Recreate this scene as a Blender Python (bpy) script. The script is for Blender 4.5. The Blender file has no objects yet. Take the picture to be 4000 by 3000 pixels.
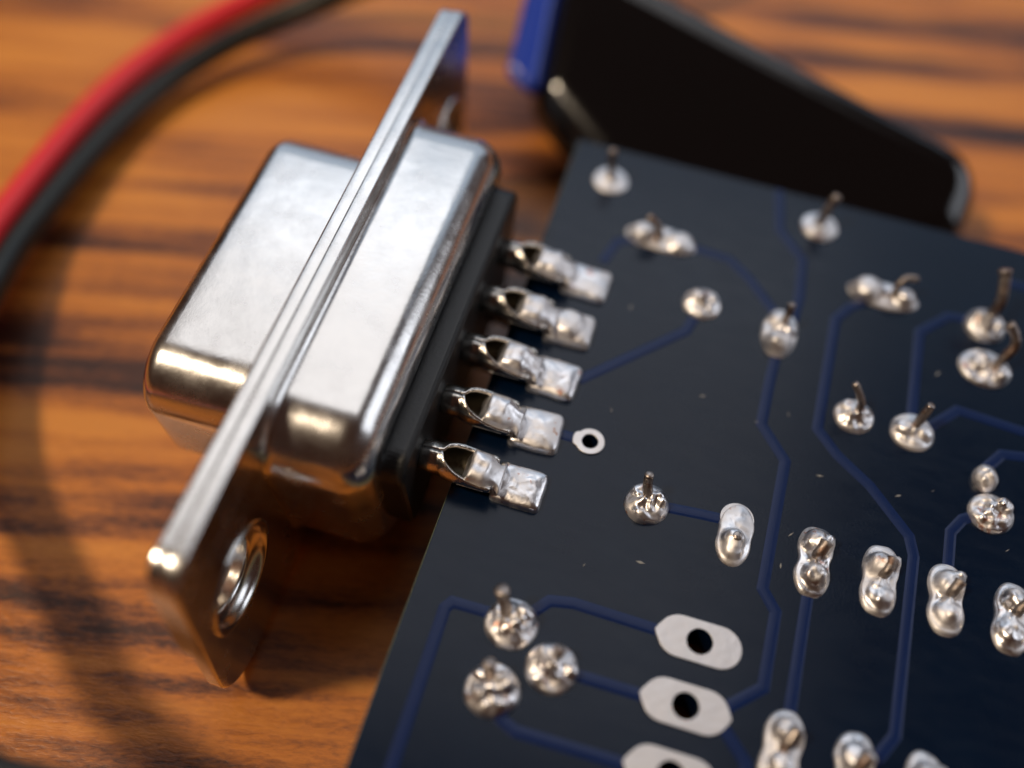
# Close-up of a nine-pin connector soldered to the edge of a circuit board, on a wooden table.
# 1 Blender unit = 1 mm.  Board top surface is z = 0, the row of solder cups runs along y.
import bpy, bmesh, math, random
from mathutils import Vector, Matrix, noise
S = bpy.context.scene
S.unit_settings.scale_length = 0.001
C = S.collection
D = bpy.data
PI = math.pi
TABLE = -6.65

# ------------------------------------------------------------------ camera
cam = D.cameras.new('camera'); co = D.objects.new('camera', cam); C.objects.link(co)
M = Matrix(((0.957496, -0.268359, 0.105754), (0.281664, 0.790844, -0.543352), (0.062179, 0.550044, 0.832817)))
mw = M.to_4x4(); mw.translation = (12.7041, -25.9433, 38.6532)
co.matrix_world = mw
cam.lens = 37.467; cam.sensor_width = 36.0; cam.sensor_fit = 'HORIZONTAL'
cam.clip_start = 0.5; cam.clip_end = 5000
cam.dof.use_dof = True
cam.dof.focus_distance = 43.0
cam.dof.aperture_fstop = 0.0375 / 2.5
cam.dof.aperture_blades = 0
S.camera = co

# ------------------------------------------------------------------ world and lamps
w = D.worlds.new('World'); S.world = w; w.use_nodes = True
w.node_tree.nodes['Background'].inputs[0].default_value = (1.0, 0.42, 0.26, 1)
w.node_tree.nodes['Background'].inputs[1].default_value = 0.032

def area(name, loc, target, sx, sy, radiance, col, spread=180):
    l = D.lights.new(name, 'AREA'); l.shape = 'RECTANGLE'; l.size = sx; l.size_y = sy
    l.energy = radiance * PI * sx * sy; l.color = col; l.spread = math.radians(spread)
    o = D.objects.new(name, l); C.objects.link(o); o.location = loc
    d = Vector(target) - Vector(loc)
    o.rotation_euler = d.to_track_quat('-Z', 'Y').to_euler()
    return o
# big soft room light in front of and above the table, cooler window behind it, one small warm lamp
area('room_light', (-70, 260, 400), (-70, 260, 0), 350, 340, 1.15, (0.99, 0.98, 1.0))
area('window_light', (-60, 560, 330), (-20, 0, 60), 800, 520, 0.6, (0.62, 0.79, 1.0))
area('side_window', (360, 130, 230), (0, 0, 0), 260, 260, 1.7, (0.86, 0.91, 1.0))
key = D.lights.new('warm_lamp', 'AREA'); key.shape = 'DISK'; key.size = 68
key.energy = 150 * PI * PI * 34 * 34; key.color = (1.0, 0.80, 0.58)
ko = D.objects.new('warm_lamp', key); C.objects.link(ko)
ko.location = Vector((5, 0, 0)) + Vector((-.50, -.28, .82)).normalized() * 560
ko.rotation_euler = (Vector((5, 0, 0)) - ko.location).to_track_quat('-Z', 'Y').to_euler()

S.view_settings.view_transform = 'Standard'; S.view_settings.look = 'None'
S.view_settings.exposure = 0; S.view_settings.gamma = 1
S.view_settings.use_curve_mapping = False

# ------------------------------------------------------------------ materials
def mat(name):
    m = D.materials.new(name); m.use_nodes = True
    nt = m.node_tree; b = nt.nodes['Principled BSDF']
    return m, nt, b
def N(nt, t, **kw):
    n = nt.nodes.new(t)
    for k, v in kw.items():
        if k in n.inputs: n.inputs[k].default_value = v
        else: setattr(n, k, v)
    return n
def simple(name, col, rough, metal=0, spec=0.5, bump=0, bscale=1, cvar=0, coat=0):
    m, nt, b = mat(name)
    b.inputs['Base Color'].default_value = (*col, 1); b.inputs['Roughness'].default_value = rough
    b.inputs['Metallic'].default_value = metal; b.inputs['Specular IOR Level'].default_value = spec
    b.inputs['Coat Weight'].default_value = coat
    L = nt.links.new
    tc = N(nt, 'ShaderNodeTexCoord')
    if bump:
        n = N(nt, 'ShaderNodeTexNoise', Scale=bscale, Detail=4.0, Roughness=.6); L(tc.outputs['Object'], n.inputs['Vector'])
        bp = N(nt, 'ShaderNodeBump', Strength=1.0, Distance=bump); L(n.outputs[0], bp.inputs['Height']); L(bp.outputs[0], b.inputs['Normal'])
    if cvar:
        n2 = N(nt, 'ShaderNodeTexNoise', Scale=.9, Detail=5.0, Roughness=.65); L(tc.outputs['Object'], n2.inputs['Vector'])
        r = N(nt, 'ShaderNodeMapRange'); r.inputs['To Min'].default_value = max(.02, rough - cvar); r.inputs['To Max'].default_value = rough + cvar
        r.inputs['From Min'].default_value = .3; r.inputs['From Max'].default_value = .7
        L(n2.outputs[0], r.inputs[0]); L(r.outputs[0], b.inputs['Roughness'])
    return m

def nickel():
    # plated steel: slight orange peel, faint long-wave dents and rubbed patches
    m, nt, b = mat('nickel_plate'); L = nt.links.new
    b.inputs['Metallic'].default_value = 1; b.inputs['Base Color'].default_value = (.80, .785, .76, 1)
    gi = N(nt, 'ShaderNodeNewGeometry')
    def nse(sc, det, rough=.55, scale=None):
        v = gi.outputs['Position']
        if scale:
            q = N(nt, 'ShaderNodeMapping'); q.inputs['Scale'].default_value = scale; L(v, q.inputs[0]); v = q.outputs[0]
        n = N(nt, 'ShaderNodeTexNoise', Scale=sc, Detail=det, Roughness=rough); L(v, n.inputs['Vector']); return n.outputs[0]
    b1 = N(nt, 'ShaderNodeBump', Strength=1.0, Distance=.016); L(nse(.55, 2), b1.inputs['Height'])
    b2 = N(nt, 'ShaderNodeBump', Strength=1.0, Distance=.0035); L(nse(5.5, 3, .6), b2.inputs['Height']); L(b1.outputs[0], b2.inputs['Normal'])
    b3 = N(nt, 'ShaderNodeBump', Strength=1.0, Distance=.0012); L(nse(6, 3, .7, (3.5, .35, 1)), b3.inputs['Height']); L(b2.outputs[0], b3.inputs['Normal'])
    L(b3.outputs[0], b.inputs['Normal'])
    r = N(nt, 'ShaderNodeMapRange'); r.inputs['From Min'].default_value = .35; r.inputs['From Max'].default_value = .7
    r.inputs['To Min'].default_value = .19; r.inputs['To Max'].default_value = .30
    L(nse(.8, 5, .65), r.inputs[0]); L(r.outputs[0], b.inputs['Roughness'])
    return m

def wood():
    m, nt, b = mat('wood'); L = nt.links.new
    tc = N(nt, 'ShaderNodeTexCoord')
    mp = N(nt, 'ShaderNodeMapping'); mp.inputs['Rotation'].default_value = (0, 0, math.radians(-13.5))
    L(tc.outputs['Object'], mp.inputs['Vector'])
    def stretch(sx, sy, scale, det, rough, dist=0.0, off=(0, 0, 0)):
        q = N(nt, 'ShaderNodeMapping'); q.inputs['Scale'].default_value = (sx, sy, 1); q.inputs['Location'].default_value = off
        L(mp.outputs[0], q.inputs['Vector'])
        n = N(nt, 'ShaderNodeTexNoise', Scale=scale, Detail=det, Roughness=rough, Distortion=dist); L(q.outputs[0], n.inputs['Vector'])
        return n.outputs[0]
    a = stretch(.05, .50, .55, 2, .5, .12, (3.1, 1.7, 0))      # broad bands
    f = stretch(.09, .95, 1.0, 3, .55, .15, (9, 4, 0))          # narrower streaks
    g = stretch(.9, 3.2, 1.6, 4, .7, .3, (1, 2, 0))           # pores and fibres
    def mathn(op, x, y):
        n = N(nt, 'ShaderNodeMath', operation=op)
        for i, v in enumerate((x, y)):
            if isinstance(v, (int, float)): n.inputs[i].default_value = v
            else: L(v, n.inputs[i])
        return n.outputs[0]
    s = mathn('ADD', mathn('MULTIPLY', a, .60), mathn('MULTIPLY', f, .28))
    s = mathn('ADD', s, mathn('MULTIPLY', g, .16))
    cr = N(nt, 'ShaderNodeValToRGB'); L(s, cr.inputs[0])
    e = cr.color_ramp.elements
    e[0].position = .40; e[0].color = (.035, .014, .009, 1)
    e[1].position = .61; e[1].color = (.80, .30, .045, 1)
    for p, c in ((.45, (.10, .033, .014, 1)), (.485, (.30, .095, .024, 1)), (.54, (.62, .205, .030, 1))):
        q = e.new(p); q.color = c
    L(cr.outputs[0], b.inputs['Base Color'])
    b.inputs['Roughness'].default_value = .36; b.inputs['Specular IOR Level'].default_value = .5
    bp = N(nt, 'ShaderNodeBump', Strength=.5, Distance=.06); L(g, bp.inputs['Height']); L(bp.outputs[0], b.inputs['Normal'])
    return m

def board_mat(name, c1, c2, rough):
    m, nt, b = mat(name); L = nt.links.new
    tc = N(nt, 'ShaderNodeTexCoord')
    n = N(nt, 'ShaderNodeTexNoise', Scale=.35, Detail=5.0, Roughness=.6); L(tc.outputs['Object'], n.inputs['Vector'])
    mx = N(nt, 'ShaderNodeMix', data_type='RGBA'); mx.inputs[6].default_value = (*c1, 1); mx.inputs[7].default_value = (*c2, 1)
    L(n.outputs[0], mx.inputs[0]); L(mx.outputs[2], b.inputs['Base Color'])
    b.inputs['Specular IOR Level'].default_value = .33
    sc = N(nt, 'ShaderNodeMapping'); sc.inputs['Scale'].default_value = (.5, 1.6, 1); sc.inputs['Rotation'].default_value = (0, 0, .6)
    L(tc.outputs['Object'], sc.inputs[0])
    n2 = N(nt, 'ShaderNodeTexNoise', Scale=1.2, Detail=6.0, Roughness=.7); L(sc.outputs[0], n2.inputs['Vector'])
    r = N(nt, 'ShaderNodeMapRange'); r.inputs['From Min'].default_value = .3; r.inputs['From Max'].default_value = .7
    r.inputs['To Min'].default_value = rough - .03; r.inputs['To Max'].default_value = rough + .05
    L(n2.outputs[0], r.inputs[0]); L(r.outputs[0], b.inputs['Roughness'])
    n3 = N(nt, 'ShaderNodeTexNoise', Scale=9.0, Detail=3.0); L(tc.outputs['Object'], n3.inputs['Vector'])
    bp = N(nt, 'ShaderNodeBump', Strength=.5, Distance=.006); L(n3.outputs[0], bp.inputs['Height']); L(bp.outputs[0], b.inputs['Normal'])
    return m

def solder_mat(name, base, amber, rough, bump, sc, thr=(.52, .62)):
    # tin-lead solder with an amber tone mixed in by random patches
    m, nt, b = mat(name); L = nt.links.new
    tc = N(nt, 'ShaderNodeTexCoord'); gi = N(nt, 'ShaderNodeNewGeometry')
    n = N(nt, 'ShaderNodeTexNoise', Scale=1.7, Detail=4.0, Roughness=.6); L(gi.outputs['Position'], n.inputs['Vector'])
    r = N(nt, 'ShaderNodeMapRange'); r.inputs['From Min'].default_value = thr[0]; r.inputs['From Max'].default_value = thr[1]
    L(n.outputs[0], r.inputs[0])
    mx = N(nt, 'ShaderNodeMix', data_type='RGBA'); mx.inputs[6].default_value = (*base, 1); mx.inputs[7].default_value = (*amber, 1)
    L(r.outputs[0], mx.inputs[0]); L(mx.outputs[2], b.inputs['Base Color'])
    b.inputs['Metallic'].default_value = 1
    nr_ = N(nt, 'ShaderNodeTexNoise', Scale=1.4, Detail=3.0); L(gi.outputs['Position'], nr_.inputs['Vector'])
    rr_ = N(nt, 'ShaderNodeMapRange'); rr_.inputs['From Min'].default_value = .38; rr_.inputs['From Max'].default_value = .62
    rr_.inputs['To Min'].default_value = max(.12, rough - .14); rr_.inputs['To Max'].default_value = rough + .14
    L(nr_.outputs[0], rr_.inputs[0]); L(rr_.outputs[0], b.inputs['Roughness'])
    n3 = N(nt, 'ShaderNodeTexNoise', Scale=sc, Detail=3.0, Roughness=.5, Distortion=.6); L(gi.outputs['Position'], n3.inputs['Vector'])
    bp = N(nt, 'ShaderNodeBump', Strength=1.0, Distance=bump); L(n3.outputs[0], bp.inputs['Height']); L(bp.outputs[0], b.inputs['Normal'])
    return m

MW = wood()
M_NICKEL = nickel()
M_BLACKPL = simple('black_plastic', (.012, .013, .014), .38, 0, .5, bump=.02, bscale=6)
M_BOARD = board_mat('solder_mask', (.0003, .005, .019), (.0005, .008, .026), .22)
M_TRACE = board_mat('masked_copper_trace', (.0006, .011, .066), (.0008, .014, .085), .30)
M_FR4 = simple('board_edge_fibre', (.20, .23, .16), .7, bump=.03, bscale=8)
M_TIN = simple('tinned_pad', (.88, .84, .82), .46, 1, bump=.02, bscale=3, cvar=.06)
M_SOLDER = solder_mat('solder', (.92, .90, .90), (.62, .33, .24), .42, .035, 2.2, (.60, .68))
M_SOLDER2 = solder_mat('clean_solder', (.93, .91, .91), (.68, .44, .34), .48, .015, 1.8, (.66, .74))
M_LEAD = solder_mat('lead_wire', (.40, .35, .32), (.26, .17, .13), .42, .03, 5)
M_CUP = simple('gilt_cup', (.86, .80, .72), .22, 1, bump=.02, bscale=6, cvar=.06)
M_BORE = simple('shaded_bore', (.10, .085, .06), .45, 1, bump=.02, bscale=5)  # dark colour stands in for the shade inside the cup
M_RED = simple('red_insulation', (.90, .03, .04), .42, 0, .5, bump=.02, bscale=2)
M_BLK = simple('black_insulation', (.012, .015, .013), .42, 0, .5, bump=.02, bscale=2)
M_CASE = simple('case_plastic', (.004, .004, .005), .12, 0, .9, bump=.004, bscale=1.5)
M_BLUE = simple('blue_sleeve', (.025, .07, .50), .2, 0, .9, bump=.05, bscale=1.0)
M_FLUX = simple('flux_residue', (.002, .002, .004), .2, 0, .5, bump=.05, bscale=3)

# ------------------------------------------------------------------ helpers
def link(name, me, m, parent=None, smooth=True):
    o = D.objects.new(name, me); C.objects.link(o)
    if m is not None and not me.materials: me.materials.append(m)
    if smooth:
        for p in me.polygons: p.use_smooth = True
    if parent: o.parent = parent
    return o
def from_bm(name, bm, m, parent=None, smooth=True, loc=None):
    bmesh.ops.recalc_face_normals(bm, faces=bm.faces)
    me = D.meshes.new(name); bm.to_mesh(me); bm.free()
    o = link(name, me, m, parent, smooth)
    if loc: o.location = loc
    return o
def tag(o, label=None, cat=None, group=None, kind=None):
    if label: o['label'] = label
    if cat: o['category'] = cat
    if group: o['group'] = group
    if kind: o['kind'] = kind
    return o
def plate(name, loops, half, bev, m, parent=None, mtx=None, smooth=False, res=2):
    """flat plate from closed 2-D outlines (first outer, the rest holes), rounded edge"""
    cu = D.curves.new(name, 'CURVE'); cu.dimensions = '2D'; cu.fill_mode = 'BOTH'
    cu.extrude = half; cu.bevel_depth = bev; cu.bevel_resolution = res; cu.offset = -bev
    for lp in loops:
        sp = cu.splines.new('POLY'); sp.points.add(len(lp) - 1)
        for i, p in enumerate(lp): sp.points[i].co = (p[0], p[1], 0, 1)
        sp.use_cyclic_u = True
    t = D.objects.new('tmp', cu); C.objects.link(t)
    dg = bpy.context.evaluated_depsgraph_get()
    me = D.meshes.new_from_object(t.evaluated_get(dg))
    D.objects.remove(t)
    me.materials.clear()
    if mtx is not None: me.transform(mtx)
    bm = bmesh.new(); bm.from_mesh(me); bmesh.ops.remove_doubles(bm, verts=bm.verts, dist=1e-4)
    bmesh.ops.recalc_face_normals(bm, faces=bm.faces); bm.to_mesh(me); bm.free()
    me.name = name
    return link(name, me, m, parent, smooth)
def circle(cx, cy, r, n=40): return [(cx + r*math.cos(2*PI*i/n), cy + r*math.sin(2*PI*i/n)) for i in range(n)]
def roundpoly(pts, rads, n=8):
    out = []; k = len(pts)
    for i in range(k):
        p = Vector(pts[i]); a = Vector(pts[i-1]) - p; b = Vector(pts[(i+1) % k]) - p
        r = rads[i] if isinstance(rads, (list, tuple)) else rads
        if r <= 0: out.append(tuple(p)); continue
        a.normalize(); b.normalize(); ang = a.angle(b); d = r / math.tan(ang/2)
        c = p + (a + b).normalized() * (r / math.sin(ang/2))
        s = p + a*d; e = p + b*d
        a0 = math.atan2(s.y - c.y, s.x - c.x); a1 = math.atan2(e.y - c.y, e.x - c.x)
        da = (a1 - a0 + PI) % (2*PI) - PI
        for j in range(n + 1):
            t = a0 + da*j/n; out.append((c.x + r*math.cos(t), c.y + r*math.sin(t)))
    return out
def dprof(htop, hbot, hz, r, off, n=10):
    """D-sub outline in (y,z): wide side on top; off grows it outward"""
    sl = (htop - hbot) / (2*hz); k = math.sqrt(1 + sl*sl)
    # the sides are offset along their normals
    zt, zb = hz + off, -hz - off
    yt = htop + off*k + off*sl*1.0; yb = hbot + off*k - off*sl*1.0
    rr = max(.12, r + off)
    return roundpoly([(-yt, zt), (-yb, zb), (yb, zb), (yt, zt)], rr, n)
def loft(sections, close=True, cap0=False, cap1=False):
    bm = bmesh.new(); prev = None; first = None
    for sec in sections:
        vs = [bm.verts.new(p) for p in sec]
        if prev:
            n = len(vs)
            for i in range(n if close else n - 1):
                bm.faces.new((prev[i], prev[(i+1) % n], vs[(i+1) % n], vs[i]))
        else: first = vs
        prev = vs
    if cap0: bm.faces.new(first[::-1])
    if cap1: bm.faces.new(prev)
    return bm
def tube(path, rad, n=16, cap=True):
    """swept tube along 3-D points; rad number or list"""
    P = [Vector(p) for p in path]; secs = []
    up = Vector((0, 0, 1)); t0 = (P[1] - P[0]).normalized()
    if abs(t0.dot(up)) > .9: up = Vector((1, 0, 0))
    nrm = (up - t0*up.dot(t0)).normalized()
    for i, p in enumerate(P):
        t = (P[min(i+1, len(P)-1)] - P[max(i-1, 0)]).normalized()
        nrm = (nrm - t*nrm.dot(t)).normalized(); bn = t.cross(nrm)
        r = rad[i] if isinstance(rad, (list, tuple)) else rad
        secs.append([p + nrm*r*math.cos(2*PI*j/n) + bn*r*math.sin(2*PI*j/n) for j in range(n)])
    return loft(secs, True, cap, cap)
def catmull(P, k=10):
    P = [Vector(p) for p in P]; out = []
    for i in range(len(P) - 1):
        a = P[max(i-1, 0)]; b = P[i]; c = P[i+1]; d = P[min(i+2, len(P)-1)]
        for j in range(k):
            t = j/k
            out.append(.5*((2*b) + (c-a)*t + (2*a-5*b+4*c-d)*t*t + (3*b-a-3*c+d)*t**3))
    out.append(P[-1]); return out

# ------------------------------------------------------------------ table
bm = bmesh.new()
bmesh.ops.create_grid(bm, x_segments=2, y_segments=2, size=700)
t = from_bm('table', bm, MW, smooth=False, loc=(0, 100, TABLE)); tag(t, kind='structure', label='orange-brown streaky varnished wooden table top')

# ------------------------------------------------------------------ circuit board
root = D.objects.new('circuit_board', None); C.objects.link(root); root.location = (24, -5, TABLE)
tag(root, 'dark navy circuit board with shiny nine-pin connector soldered to its left edge', 'circuit board')
root.empty_display_size = 5
def part(o, parent=root):
    o.parent = parent
    if parent is root: o.matrix_parent_inverse = Matrix.Translation(-root.location)
    return o

# pads that are still bare: (x, y, hole radius, outline)
def oblong(cx, cy, hl, hw, along_x=True, n=9, neck=()):
    pts = []
    r = hw*.98
    for sx in (1, -1):
        for i in range(n + 1):
            a = -PI/2 + PI*i/n
            x = (hl - r) + r*math.cos(a); y = r*math.sin(a)
            if i in (0, n): pass
            pts.append((sx*x, sx*y))
    if not along_x: pts = [(-y, x) for x, y in pts]
    return [(cx + x, cy + y) for x, y in pts]
def blunt(cx, cy, hl, hw, left=True, right=False):
    # oblong pad whose end runs out in a small teardrop towards the trace
    p = oblong(0, 0, hl, hw, True, 12)
    out = []
    for x, y in p:
        a = math.atan2(y, x)
        if left and x < 0 and abs(y) < .35: x -= .13*(1 - abs(y)/.35)
        if right and x > 0 and abs(y) < .35: x += .10*(1 - abs(y)/.35)
        out.append((cx + x, cy + y))
    return out
BARE = [(17.87, -9.70, .50, True, False), (17.83, -12.27, .50, True, True), (17.80, -14.84, .50, True, False), (17.80, -17.4, .50, True, False)]
RING = (11.75, -2.49)
holes = [circle(x, y, h) for x, y, h, a, b in BARE] + [circle(RING[0], RING[1], .34)]
outline = roundpoly([(6.80, -45), (48, -45), (48, 14.95), (6.80, 14.95)], .15, 3)
b = plate('board', [outline] + holes, .8 - .06, .06, M_BOARD, mtx=Matrix.Translation((0, 0, -.8)))
part(b)
b.data.materials.append(M_FR4)
for p in b.data.polygons:
    if abs(p.normal.z) < .93 and (p.center.x < 7 or p.center.y > 14): p.material_index = 1

def trace(pts, wd=.36):
    """raised masked copper track: flat top with sloping flanks"""
    P = [Vector((x, y)) for x, y in pts]; L = []; n = len(P)
    secs = []
    for i, p in enumerate(P):
        d0 = (P[i] - P[i-1]).normalized() if i else None
        d1 = (P[i+1] - P[i]).normalized() if i < n-1 else None
        if d0 is None: d = d1; k = 1
        elif d1 is None: d = d0; k = 1
        else: d = (d0 + d1).normalized(); k = 1/max(.4, math.cos(d0.angle(d1)/2))
        nn = Vector((-d.y, d.x))*k
        secs.append([(p.x + nn.x*s, p.y + nn.y*s, z) for s, z in ((-wd/2-.06, .002), (-wd/2+.04, .022), (-wd*.15, .027), (wd*.15, .027), (wd/2-.04, .022), (wd/2+.06, .002))])
    return part(from_bm('trace', loft(secs, close=False), M_TRACE, smooth=False))
TR = [
 [(10.5, .4), (14.5, 4.6), (14.9, 6.2)],
 [(17.3, 14.9), (17.75, 12.2), (19.06, 10.71), (19.25, 8.3), (19.1, 6.2)],
 [(18.7, 5.2), (18.62, 3.0), (18.62, .75), (19.88, -.75), (19.86, -6.8), (20.5, -7.6), (20.5, -10.7), (19.3, -11.85)],
 [(13.7, 9.65), (15.7, 9.5), (16.8, 8.62), (18.3, 7.0)],
 [(9.9, 7.3), (10.3, 8.8), (11.3, 9.3)],
 [(22.2, 9.0), (21.6, 8.5), (21.05, 7.6), (21.0, 1.3), (22.0, .25), (23.5, -.8), (25.3, -2.65), (25.55, -3.5), (25.45, -11.0), (24.9, -12.0), (24.2, -12.6)],
 [(27.6, 9.7), (26.2, 9.55), (24.92, 8.15), (24.93, 3.0)],
 [(25.4, 2.6), (26.9, 4.3), (29.7, 4.1), (36, 4.1)],
 [(21.62, -5.4), (21.58, -12.4)],
 [(28.4, -.5), (27.4, -1.15), (26.95, -1.9), (26.93, -4.6)],
 [(28.1, 1.0), (28.3, 1.75), (28.9, 2.6), (31.5, 3.1), (36, 3.1)],
 [(11.0, -11.1), (12.0, -9.85), (12.9, -9.66), (16.3, -9.72)],
 [(13.0, -12.35), (16.3, -12.35)],
 [(19.2, -12.5), (20.3, -13.6), (20.6, -15), (20.6, -22)],
 [(10.9, -13.9), (11.5, -14.75), (12.1, -15.0), (16.4, -14.95)],
 [(10.8, -11.0), (8.45, -11.04), (8.25, -11.35), (8.36, -22)],
 [(14.8, -4.55), (16.9, -4.35), (18.3, -4.25)],
 [(10.2, -2.5), (11.3, -2.5)],
 [(28.8, 12.6), (33.5, 12.6), (36, 11)],
]
for tr in TR: trace(tr)

for x, y, h, lf, rt in BARE:
    part(plate('bare_pad', [blunt(x, y, 1.62, .86, lf, rt), circle(x, y, h + .012)], .012, .012, M_TIN, mtx=Matrix.Translation((0, 0, .050))))
ring = circle(RING[0], RING[1], .62)
ring = [(x - (.12 if x < RING[0] - .55 else 0), y) for x, y in ring]
part(plate('bare_pad', [ring, circle(RING[0], RING[1], .35)], .012, .02, M_TIN, mtx=Matrix.Translation((0, 0, .055))))

def nz(x, y, z, s=1.0): return noise.noise(Vector((x*s, y*s, z*s)))
def blob(name, cx, cy, rx, ry, h, seed, m, lumps=(), peak=.25, rot=0, amp=.22, nr=16, na=48, sq=2.0, edge=.45, pw=.36, waist=0):
    """one solder fillet: height field over a super-ellipse; lumps = (dx, dy, radius, height)"""
    bm = bmesh.new(); rows = []
    if sq < 5: rx *= 1.05; ry *= 1.05; h *= .85
    c, s = math.cos(rot), math.sin(rot)
    def H(u, v, q):
        e = max(0, 1 - q**2.6)
        z = h * (e**pw) * edge
        z += h * (1 - edge) * math.exp(-(q/ max(peak, .05))**2 * .8) * e
        for lx, ly, lr, lh in lumps:
            d = math.hypot(u - lx, v - ly)/lr
            if d < 1: z = max(z, z*.30 + .78*lh*math.sqrt(1 - d**3.4))
        g = nz(u*1.0 + seed*7.3, v + seed*3.1, seed, 1.9)*.7 + nz(u + seed, v, seed*5, 4.3)*.42 + (abs(nz(u - seed, v, seed*3, 2.6)) - .2)*.5
        g = g - .25*abs(nz(u, v - seed, seed*2, 3.1))
        z += 1.2 * amp * g * e * (h + .25)
        return max(z, .02*e) + .045
    for i in range(1, nr + 1):
        q = i/nr; row = []
        for j in range(na):
            a = 2*PI*j/na; ca, sa = math.cos(a), math.sin(a)
            k = (abs(ca)**sq + abs(sa)**sq)**(-1/sq)
            wob = 1 + .045*nz(ca*1.3 + seed*11, sa*1.3, seed)
            u = rx*q*k*ca*wob; v = ry*q*k*sa*wob
            if waist: u *= 1 - waist*math.exp(-((v + .05)/.42)**2)
            z = H(u, v, q) if i < nr else .002
            row.append(bm.verts.new((cx + u*c - v*s, cy + u*s + v*c, z)))
        rows.append(row)
    top = bm.verts.new((cx, cy, H(0, 0, 0)))
    for j in range(na):
        bm.faces.new((top, rows[0][j], rows[0][(j+1) % na]))
        for i in range(nr - 1):
            bm.faces.new((rows[i][j], rows[i+1][j], rows[i+1][(j+1) % na], rows[i][(j+1) % na]))
    return part(from_bm(name, bm, m))
def lead(parent, x, y, path, r=.22, bead=0, seed=0):
    """clipped component lead standing out of the solder; path = (dx, dy, z) points"""
    P = catmull([(x, y, -.3)] + [(x + a, y + b_, z*.9) for a, b_, z in path], 6)
    R = [r*(1 + .10*nz(p.x*3, p.y*3, p.z*3 + seed)) for p in P]
    if bead:
        for i in range(1, 5): R[-i] = r*(1 + bead*math.sin(PI*(i+.2)/5.5))
    R[-1] = R[-1]*.75
    o = from_bm('lead', tube(P, R, 14), M_LEAD)
    o.parent = parent; return o

# round joints ---------------------------------------------------------------
o = blob('solder_joint', 9.05, 12.62, .86, .84, .26, 1, M_SOLDER2, lumps=[(0, .1, .35, .35)], peak=.4, amp=.12)
lead(o, 9.0, 12.62, [(0, 0, .6), (-.08, .05, 1.5), (-.12, .1, 2.2)], .2, .1)
o = blob('solder_joint', 12.25, 9.62, 1.65, .72, .38, 2, M_SOLDER2, lumps=[(-.92, -.02, .58, .62), (.95, 0, .66, .42)], peak=.12, amp=.14, sq=2.4, edge=.5)
lead(o, 12.15, 9.5, [(-.05, .05, .6), (-.25, -.05, 1.25), (-.75, .1, 1.5)], .2, .1)
o = blob('solder_joint', 19.58, 13.05, .88, .86, .55, 3, M_SOLDER, peak=.45, amp=.25)
lead(o, 19.55, 13.0, [(0, 0, .6), (.1, .12, 1.6), (.3, .35, 2.3)], .22, .1)
o = blob('solder_joint', 14.9, 6.36, .86, .84, .60, 4, M_SOLDER, lumps=[(.3, .2, .35, .6), (-.35, .25, .35, .45)], peak=.5, amp=.3)
lead(o, 14.9, 6.3, [(0, 0, .4), (0, 0, .75)], .18)
o = blob('solder_joint', 18.64, 5.85, .80, 1.35, .60, 5, M_SOLDER2, lumps=[(0, -.65, .62, .72), (-.25, .6, .4, .5), (.4, .1, .35, .6)], peak=.3, amp=.25)
lead(o, 18.7, 6.15, [(0, 0, .6), (.02, .05, 1.4), (.0, .2, 1.9)], .19)
o = blob('solder_joint', 23.05, 9.72, 1.62, .76, .42, 6, M_SOLDER2, lumps=[(-.78, 0, .72, .72), (.95, .0, .50, .72)], peak=.12, amp=.12, edge=.4)
lead(o, 23.45, 9.7, [(0, .05, .6), (.05, .1, 1.1), (.3, .35, 1.35), (.8, .4, 1.4)], .17)
o = blob('solder_joint', 27.83, 9.45, .92, .90, .95, 7, M_SOLDER, peak=.5, amp=.3, lumps=[(.45, -.1, .3, .7), (-.4, .1, .35, .65)])
lead(o, 27.8, 9.4, [(0, .1, .8), (.1, .3, 1.8), (-.1, .9, 2.7), (-.25, 1.2, 3.1)], .26, .25)
o = blob('solder_joint', 27.95, 7.0, 1.15, .98, .42, 8, M_SOLDER, lumps=[(-.3, .1, .5, .55), (.65, -.4, .35, .6)], peak=.4, amp=.4)
lead(o, 28.3, 7.0, [(.1, .1, .7), (.4, .5, 1.5), (.2, .9, 2.0), (-.2, 1.1, 2.3)], .22, .2)
o = blob('solder_joint', 22.45, 2.42, .84, .82, .62, 9, M_SOLDER, peak=.45, amp=.32, lumps=[(-.35, .3, .36, .5)])
lead(o, 22.5, 2.5, [(0, 0, .7), (-.1, .05, 1.3), (-.65, .3, 2.1)], .17)
o = blob('solder_joint', 25.0, 2.42, .92, .90, .60, 10, M_SOLDER2, peak=.45, amp=.2, lumps=[(-.45, .0, .42, .55), (.5, -.1, .35, .5)])
lead(o, 25.0, 2.5, [(0, 0, .6), (.05, .1, 1.3), (.15, .3, 2.0)], .2)
o = blob('solder_joint', 14.68, -4.62, .90, .88, .85, 11, M_SOLDER, peak=.5, amp=.28, lumps=[(.5, .1, .32, .65), (-.4, .3, .4, .6), (-.2, -.6, .3, .45)])
lead(o, 14.62, -4.5, [(0, 0, .5), (-.1, .15, 1.0), (-.16, .25, 1.35), (-.2, .3, 1.9)], .20)
o = blob('solder_joint', 28.18, 1.05, .50, .62, .75, 12, M_SOLDER2, peak=.7, amp=.2, edge=.7)
o = blob('solder_joint', 28.5, -.55, .92, .88, .70, 13, M_SOLDER, peak=.5, amp=.32, lumps=[(.4, .3, .42, .75)])
o = blob('solder_joint', 10.86, -11.2, 1.0, .98, .85, 14, M_SOLDER, peak=.5, amp=.30, lumps=[(.42, .3, .46, .85), (-.6, .3, .26, .5)])
lead(o, 10.55, -11.0, [(-.02, .02, .8), (-.2, .15, 1.6), (-.32, .25, 2.15)], .24, .25)
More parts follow.
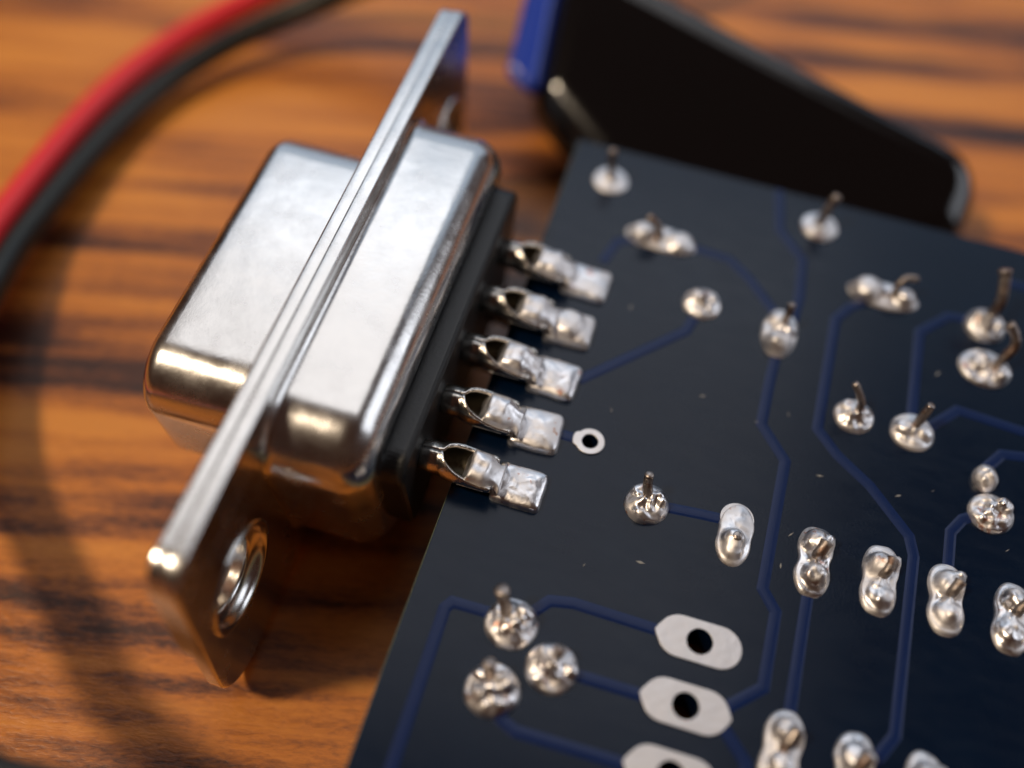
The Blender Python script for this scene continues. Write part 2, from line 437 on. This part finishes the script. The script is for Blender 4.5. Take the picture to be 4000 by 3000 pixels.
o = blob('solder_joint', 12.76, -12.4, .98, .96, .88, 15, M_SOLDER, peak=.55, amp=.34, lumps=[(-.3, .35, .42, .85), (.75, .0, .3, .55)])
lead(o, 12.85, -12.1, [(0, .05, .7), (.05, .2, 1.15)], .22)
o = blob('solder_joint', 10.88, -13.85, 1.0, 1.0, .85, 16, M_SOLDER, peak=.6, amp=.28, lumps=[(.35, .25, .48, .9), (-.5, .35, .32, .6)])
lead(o, 10.65, -13.5, [(-.02, .05, .8), (-.06, .15, 1.5)], .25, .1)

# the solder joint beside the chip row, half bare, and the two rows of elongated chip joints
o = blob('solder_joint', 18.4, -4.85, .76, 1.36, .34, 17, M_SOLDER2, lumps=[(-.05, -.35, .5, .72), (.0, -.75, .45, .50)], peak=.25, amp=.16, edge=.6, waist=.12)
lead(o, 18.42, -5.2, [(0, 0, .5), (0, -.02, .82)], .2)
part(plate('bare_pad', [circle(18.36, -4.12, .70)], .012, .02, M_TIN, mtx=Matrix.Translation((0, 0, .06))))
rnd = random.Random(5)
k = 20
for yy, xs in ((-5.0, (21.62, 24.26, 26.9, 29.48, 32.0)), (-12.85, (21.45, 24.05, 26.6, 29.15, 31.7))):
    for x in xs:
        k += 1; j = rnd.uniform
        o = blob('solder_joint', x + .02, yy, .76, 1.50, .50, k, M_SOLDER2 if k % 3 else M_SOLDER,
                 rot=j(-.09, .05), lumps=[(j(-.12, .08), .62 + j(-.15, .15), .52 + j(0, .12), .66 + j(0, .2)), (j(-.1, .1), -.60 + j(-.12, .1), .50 + j(0, .12), .46 + j(0, .2)), (.45, .80 + j(-.2, .15), .26, .75)], peak=.3, amp=.24, edge=.5, waist=.15 + j(0, .06), sq=2.5)
        lead(o, x + .05, yy + .1, [(0, 0, .5), (.10, .2, .8), (.18 + j(0, .18), .35 + j(0, .3), .88 + j(0, .2))], .21 + j(0, .05), .1, k)

# socket of the chip, below the board
bm = bmesh.new()
bmesh.ops.create_cube(bm, size=1); bmesh.ops.scale(bm, vec=(24, 7.2, 4.9), verts=bm.verts); bmesh.ops.translate(bm, vec=(31, -8.8, -4.15), verts=bm.verts)
bmesh.ops.bevel(bm, geom=bm.edges[:], offset=.3, segments=3, affect='EDGES')
part(from_bm('chip_socket', bm, M_BLACKPL, smooth=False))

# ------------------------------------------------------------------ connector
ZC = -.15
def sec(x, prof): return [(x, y, z + ZC) for y, z in prof]
def arc_sections(x0, x1, r_end, HT, HB, HZ, RC, sgn, flare, inset, back):
    """shell walls from the flange out to a rounded rim; returns sections"""
    out = []
    for a in range(5):                              # concave fillet at the flange
        t = a/4*PI/2
        out.append((x0 + sgn*flare*(1 - math.cos(t)), flare*(1 - math.sin(t))))
    out.append((x0 + sgn*(flare + .6), 0)); out.append((x1 - sgn*(r_end + .5), 0))
    for a in range(10):
        t = a/9*PI/2
        out.append((x1 - sgn*r_end*(1 - math.sin(t)), -r_end*(1 - math.cos(t))))
    out.append((x1, -inset)); out.append((x1 - sgn*.12, -inset - .08)); out.append((x1 - sgn*back, -inset - .10))
    return loft([sec(x, dprof(HT, HB, HZ, RC, o)) for x, o in out])
# rear shell + rear flange = the connector's own mesh; everything else hangs from it
FL = roundpoly([(-15.75, -6.25), (15.75, -6.25), (15.75, 6.25), (-15.75, 6.25)], [2.8, 2.8, 1.3, 1.3], 10)
ROT = Matrix(((0, 0, 1, 0), (1, 0, 0, 0), (0, 1, 0, 0), (0, 0, 0, 1)))   # local (a,b,c) -> (c, a, b)
def flange(name, xc, half, opening, m=M_NICKEL):
    return plate(name, [FL, circle(-12.5, 0, 2.12), circle(12.5, 0, 2.12), opening], half, .10, m, mtx=Matrix.Translation((xc, 0, ZC)) @ ROT, res=3)
bm = arc_sections(.38, 4.45, 1.35, 9.80, 7.95, 5.35, 2.4, 1, .42, 1.75, 1.4)
con = from_bm('connector', bm, M_NICKEL); part(con)
con['label'] = 'silver nine-pin connector with a black rear block and five solder cups'
def cpart(o): o.parent = con; return o
cpart(flange('rear_flange', .12, .215, dprof(9.80, 7.95, 5.35, 2.4, .12)))
FL = roundpoly([(-15.7, -6.2), (15.7, -6.2), (15.7, 6.22), (-15.7, 6.22)], [6.1, 6.1, 1.3, 1.3], 14)
cpart(flange('front_flange', -.40, .215, dprof(7.9, 6.6, 3.9, 2.2, .12)))
bm = arc_sections(-.68, -5.95, .75, 8.05, 6.70, 3.98, 2.3, -1, .35, .85, 3.5)
cpart(from_bm('front_shell', bm, M_NICKEL))
# black insulator: front tongue inside the front shell and rear block
out = [(-4.6, -.25), (-4.9, 0)]
bm = loft([sec(x, dprof(6.9, 5.7, 2.9, 1.8, o)) for x, o in [(-4.9, -.25), (-4.7, 0), (3.0, 0)]], True, True, False)
cpart(from_bm('insulator_front', bm, M_BLACKPL))
bm = loft([sec(x, dprof(8.15, 7.0, 3.2, 1.0, o)) for x, o in [(3.0, 0), (5.2, 0), (5.32, -.04), (5.42, -.16)]], True, True, True)
cpart(from_bm('insulator_rear', bm, M_BLACKPL, smooth=False))
# eyelets pressed into the two screw holes (threaded inserts)
for yy in (-12.5, 12.5):
    prof = [(-.72, 1.75), (-.75, 2.20), (-.72, 2.30), (-.70, 2.05), (.36, 2.08), (.40, 2.32), (.50, 2.34), (.54, 2.22), (.48, 2.08), (.30, 1.98), (.05, 1.92)]
    for i in range(6): prof += [(-i*.15, 1.50 if i % 2 else 1.62)]
    prof += [(-1.75, 1.45), (-1.8, 1.55), (-1.75, 1.70), (-.80, 1.72), (-.72, 1.75)]  # barrel lengthened to hold back lamp light passing through the hole
    bm = loft([[(x, yy + r*math.cos(2*PI*i/44), ZC + r*math.sin(2*PI*i/44)) for i in range(44)] for x, r in prof])
    cpart(from_bm('eyelet', bm, M_NICKEL))

def cup(y, z, flip=1):
    """solder cup: round shank, then a tube whose upper side is scooped open"""
    secs = []; n = 28
    X = [5.35, 5.9, 6.15, 6.30, 6.45, 6.7, 7.0, 7.5, 8.0, 8.35, 8.5]
    Ro = [.62, .66, .66, .70, .76, .80, .82, .82, .82, .81, .76]
    op = [0, 0, 0, .02, .45, .80, 1.05, 1.35, 1.5, 1.5, 1.5]         # half opening angle from the top
    def ringpts(x, ro, ri, o):
        a0 = PI/2 + o; a1 = PI/2 + 2*PI - o
        outer = [(x, y + ro*math.cos(a0 + (a1-a0)*i/n), z + flip*ro*math.sin(a0 + (a1-a0)*i/n)) for i in range(n + 1)]
        inner = [(x, y + ri*math.cos(a0 + (a1-a0)*i/n), z + flip*ri*math.sin(a0 + (a1-a0)*i/n)) for i in range(n + 1)]
        return outer + inner[::-1]
    for x, ro, o in zip(X, Ro, op):
        ri = .02 if x < 5.5 else (ro - .19 if x > 6.35 else ro - .16)
        secs.append(ringpts(x, ro, ri, max(o, .001)))
    bm = loft(secs, True, True, True)
    bm.faces.ensure_lookup_table(); tot = 2*(n + 1)
    for k2, f in enumerate(bm.faces):
        if k2 < (len(X) - 1)*tot and n < k2 % tot < tot - 1: f.material_index = 1
    o = from_bm('solder_cup', bm, M_CUP); o.data.materials.append(M_BORE); return o
def cup_fill(y, z, seed):
    bm = bmesh.new(); nx, ny = 22, 16; g = []
    x0 = (6.86, 6.92, 6.84, 7.0, 7.22)[seed - 1]; x1 = 8.85
    for i in range(nx + 1):
        row = []; u = i/nx; x = x0 + (x1 - x0)*u
        for j in range(ny + 1):
            v = -1 + 2*j/ny
            pinch = max(0, (u - .62)/.38)
            hw = .80 - .24*math.sin(PI*min(1, pinch*.85))**2
            yy = v*hw; e = min(1, u*5)
            dome = (max(0, 1 - abs(v)**3.2))**.5
            zz = z - .50 + .42*e + dome*(.10 + .52*e)*(1 - .42*pinch) - .30*pinch
            zz += .11*nz(x*1.5 + seed*3, yy*1.7, seed) + .05*nz(x*3.4, yy*3, seed + 5)
            if j in (0, ny): zz = z - .22
            xx = x + .10*(v*v)*(1 - u)*-1
            row.append(bm.verts.new((xx, y + yy, zz)))
        g.append(row)
    for i in range(nx):
        for j in range(ny): bm.faces.new((g[i][j], g[i+1][j], g[i+1][j+1], g[i][j+1]))
    # skirt down into the cup
    for i in (0, nx):
        base = [bm.verts.new((g[i][j].co.x, g[i][j].co.y*.98 + y*.02, z - .78*math.sqrt(max(0, 1 - ((g[i][j].co.y - y)/.86)**2)))) for j in range(ny + 1)]
        for j in range(ny): bm.faces.new((g[i][j], g[i][j+1], base[j+1], base[j]))
    return from_bm('cup_solder', bm, M_SOLDER2)
for i in range(5):
    y = 5.54 - 2.77*i; z = .98
    dy = -.04 - .045*i; cpart(cup(y + dy, z)); cpart(cup_fill(y + dy, z, i + 1))
    o = blob('solder_pad', 9.46 + (.04, -.03, .02, -.02, .05)[i], y + (.20, .10, .06, .04, -.02)[i], 1.08, (.90, .86, .93, .98, .92)[i], (.36, .5, .4, .46, .42)[i], 40 + i, (M_SOLDER, M_SOLDER2, M_SOLDER, M_SOLDER2, M_SOLDER)[i], rot=(-.05, .04, -.03, .05, -.02)[i],
             lumps=[(-.95, .0, .55, .72)] if i != 1 else [(-.85, 0, .5, .6), (-.1, .05, .85, .80)], peak=.9, amp=.05, sq=9.0, edge=.95, nr=22, na=72, pw=.25)
for i in range(4):
    y = 4.155 - 2.77*i
    cpart(cup(y, ZC - 1.46, -1))

# ------------------------------------------------------------------ wires
BLACKW = [(10.35, 40.46, 2.71), (2.59, 30.01, 2.71), (-1.79, 26.21, 1.93), (-6.48, 25.21, -0.41), (-11.46, 24.06, -3.06), (-14.65, 22.02, -4.31), (-17.26, 18.89, -5.09), (-18.96, 14.97, -5.4), (-19.61, 10.22, -5.32), (-19.5, 3.48, -4.78), (-18.96, 0.21, -4.31), (-17.69, -5.02, -3.53), (-15.42, -9.99, -2.36), (-11.52, -15.05, -0.41), (-8.59, -18.8, 1.15), (-5.54, -21.15, 2.71), (-3.18, -22.1, 3.49), (-1.31, -22.05, 3.49), (1.32, -22.02, 3.49), (4.18, -22.25, 2.71)]
REDW = [(9.23, 43.16, 2.71), (1.4, 32.31, 2.71), (-3.01, 28.41, 1.93), (-7.83, 27.39, -0.41), (-12.98, 26.16, -3.06), (-16.29, 23.93, -4.31), (-19.0, 20.53, -5.09), (-20.76, 16.24, -5.4), (-21.39, 11.12, -5.32), (-21.16, 4.13, -4.78), (-20.54, 0.6, -4.31), (-19.11, -4.86, -3.53), (-16.62, -10.16, -2.36), (-12.53, -15.32, -0.41), (-9.43, -19.17, 1.15), (-6.05, -21.74, 2.71), (-3.24, -22.84, 3.49), (-1.16, -22.81, 3.49), (1.37, -22.78, 3.49), (4.14, -23.0, 2.71)]
o = from_bm('red_wire', tube(catmull(REDW, 8), .78, 20), M_RED)
tag(o, 'blurred red insulated wire, the outer one of the pair arching over the table', 'wire', 'pair of insulated wires')
o = from_bm('black_wire', tube(catmull(BLACKW, 8), .72, 20), M_BLK)
tag(o, 'blurred black insulated wire running just inside the red wire', 'wire', 'pair of insulated wires')

# ------------------------------------------------------------------ black case with blue end
case = D.objects.new('plastic_case', None); C.objects.link(case); case.location = (15, 20, TABLE)
tag(case, 'out-of-focus black plastic case with a glossy blue left end, lying behind the circuit board', 'case')
def slab(name, pts, rads, tilt, bev, m):
    """solid block whose upper face slopes down towards the board"""
    P = [Vector(p) for p in roundpoly(pts, rads, 8)]; n = len(P)
    cen = sum(P, Vector((0, 0)))/n; nor = []
    for i in range(n):
        d = (P[(i+1) % n] - P[i-1]).normalized(); q = Vector((d.y, -d.x))
        nor.append(q if q.dot(P[i] - cen) > 0 else -q)
    def ring(inset, drop): return [(p.x - q.x*inset, p.y - q.y*inset, tilt(p.x - q.x*inset, p.y - q.y*inset) - drop) for p, q in zip(P, nor)]
    secs = [[(p.x + (15 - p.x)*.14, max(p.y, 23.3 + .1*(p.y - 16)), TABLE + .05) for p in P]]
    for a in range(9):
        t = a/8*PI/2; secs.append(ring(bev*(1 - math.cos(t)), bev*(1 - math.sin(t))))
    bm = loft(secs, True, True, True)
    o = from_bm(name, bm, m, smooth=True)
    for p in o.data.polygons: p.use_smooth = p.area < 6
    o.parent = case; o.matrix_parent_inverse = Matrix.Translation(-case.location); return o
TOP = lambda x, y: -5.6 + .5*(y - 12)
slab('case_body', [(2.15, 28.5), (3.1, 19.6), (7.5, 16.6), (22, 15.3), (27.6, 17.6), (28.3, 22.2)], [1.8, 1.8, 3, 3, 2.0, 2.6], TOP, 1.7, M_CASE)
slab('blue_end', [(.85, 28.6), (1.4, 20.2), (3.3, 19.3), (2.4, 28.5)], [.5, .62, .5, .5], lambda x, y: TOP(x, y) + .3, .42, M_BLUE)

# ------------------------------------------------------------------ small debris on the board
bm = bmesh.new(); rnd = random.Random(11)
FLECK = [(15.9, 1.35), (21.4, -1.0), (24.7, -.9), (26.1, -.2), (20.4, -5.6), (20.6, -4.1), (25.9, 6.0), (12.9, -8.0), (15.0, -7.2), (11.8, 5.1)]
FLECK += [(rnd.uniform(8, 31), rnd.uniform(-16, 14)) for _ in range(4)]
for i, (x, y) in enumerate(FLECK):
    L_ = rnd.uniform(.05, .16) if i > 9 else rnd.uniform(.08, .20); wd = L_*rnd.uniform(.12, .35); a = rnd.uniform(0, PI); z0 = .012; hh = rnd.uniform(.01, .03)
    ca, sa = math.cos(a), math.sin(a)
    pts = [(-L_, 0, 0), (0, -wd, 0), (L_, 0, 0), (0, wd, 0), (rnd.uniform(-.3, .3)*L_, 0, hh)]
    v = [bm.verts.new((x + p*ca - q*sa, y + p*sa + q*ca, z0 + h)) for p, q, h in pts]
    for j in range(4): bm.faces.new((v[j], v[(j+1) % 4], v[4]))
deb = from_bm('debris', bm, simple('dust_fleck', (.30, .29, .27), .6), smooth=False); part(deb); deb['kind'] = 'stuff'
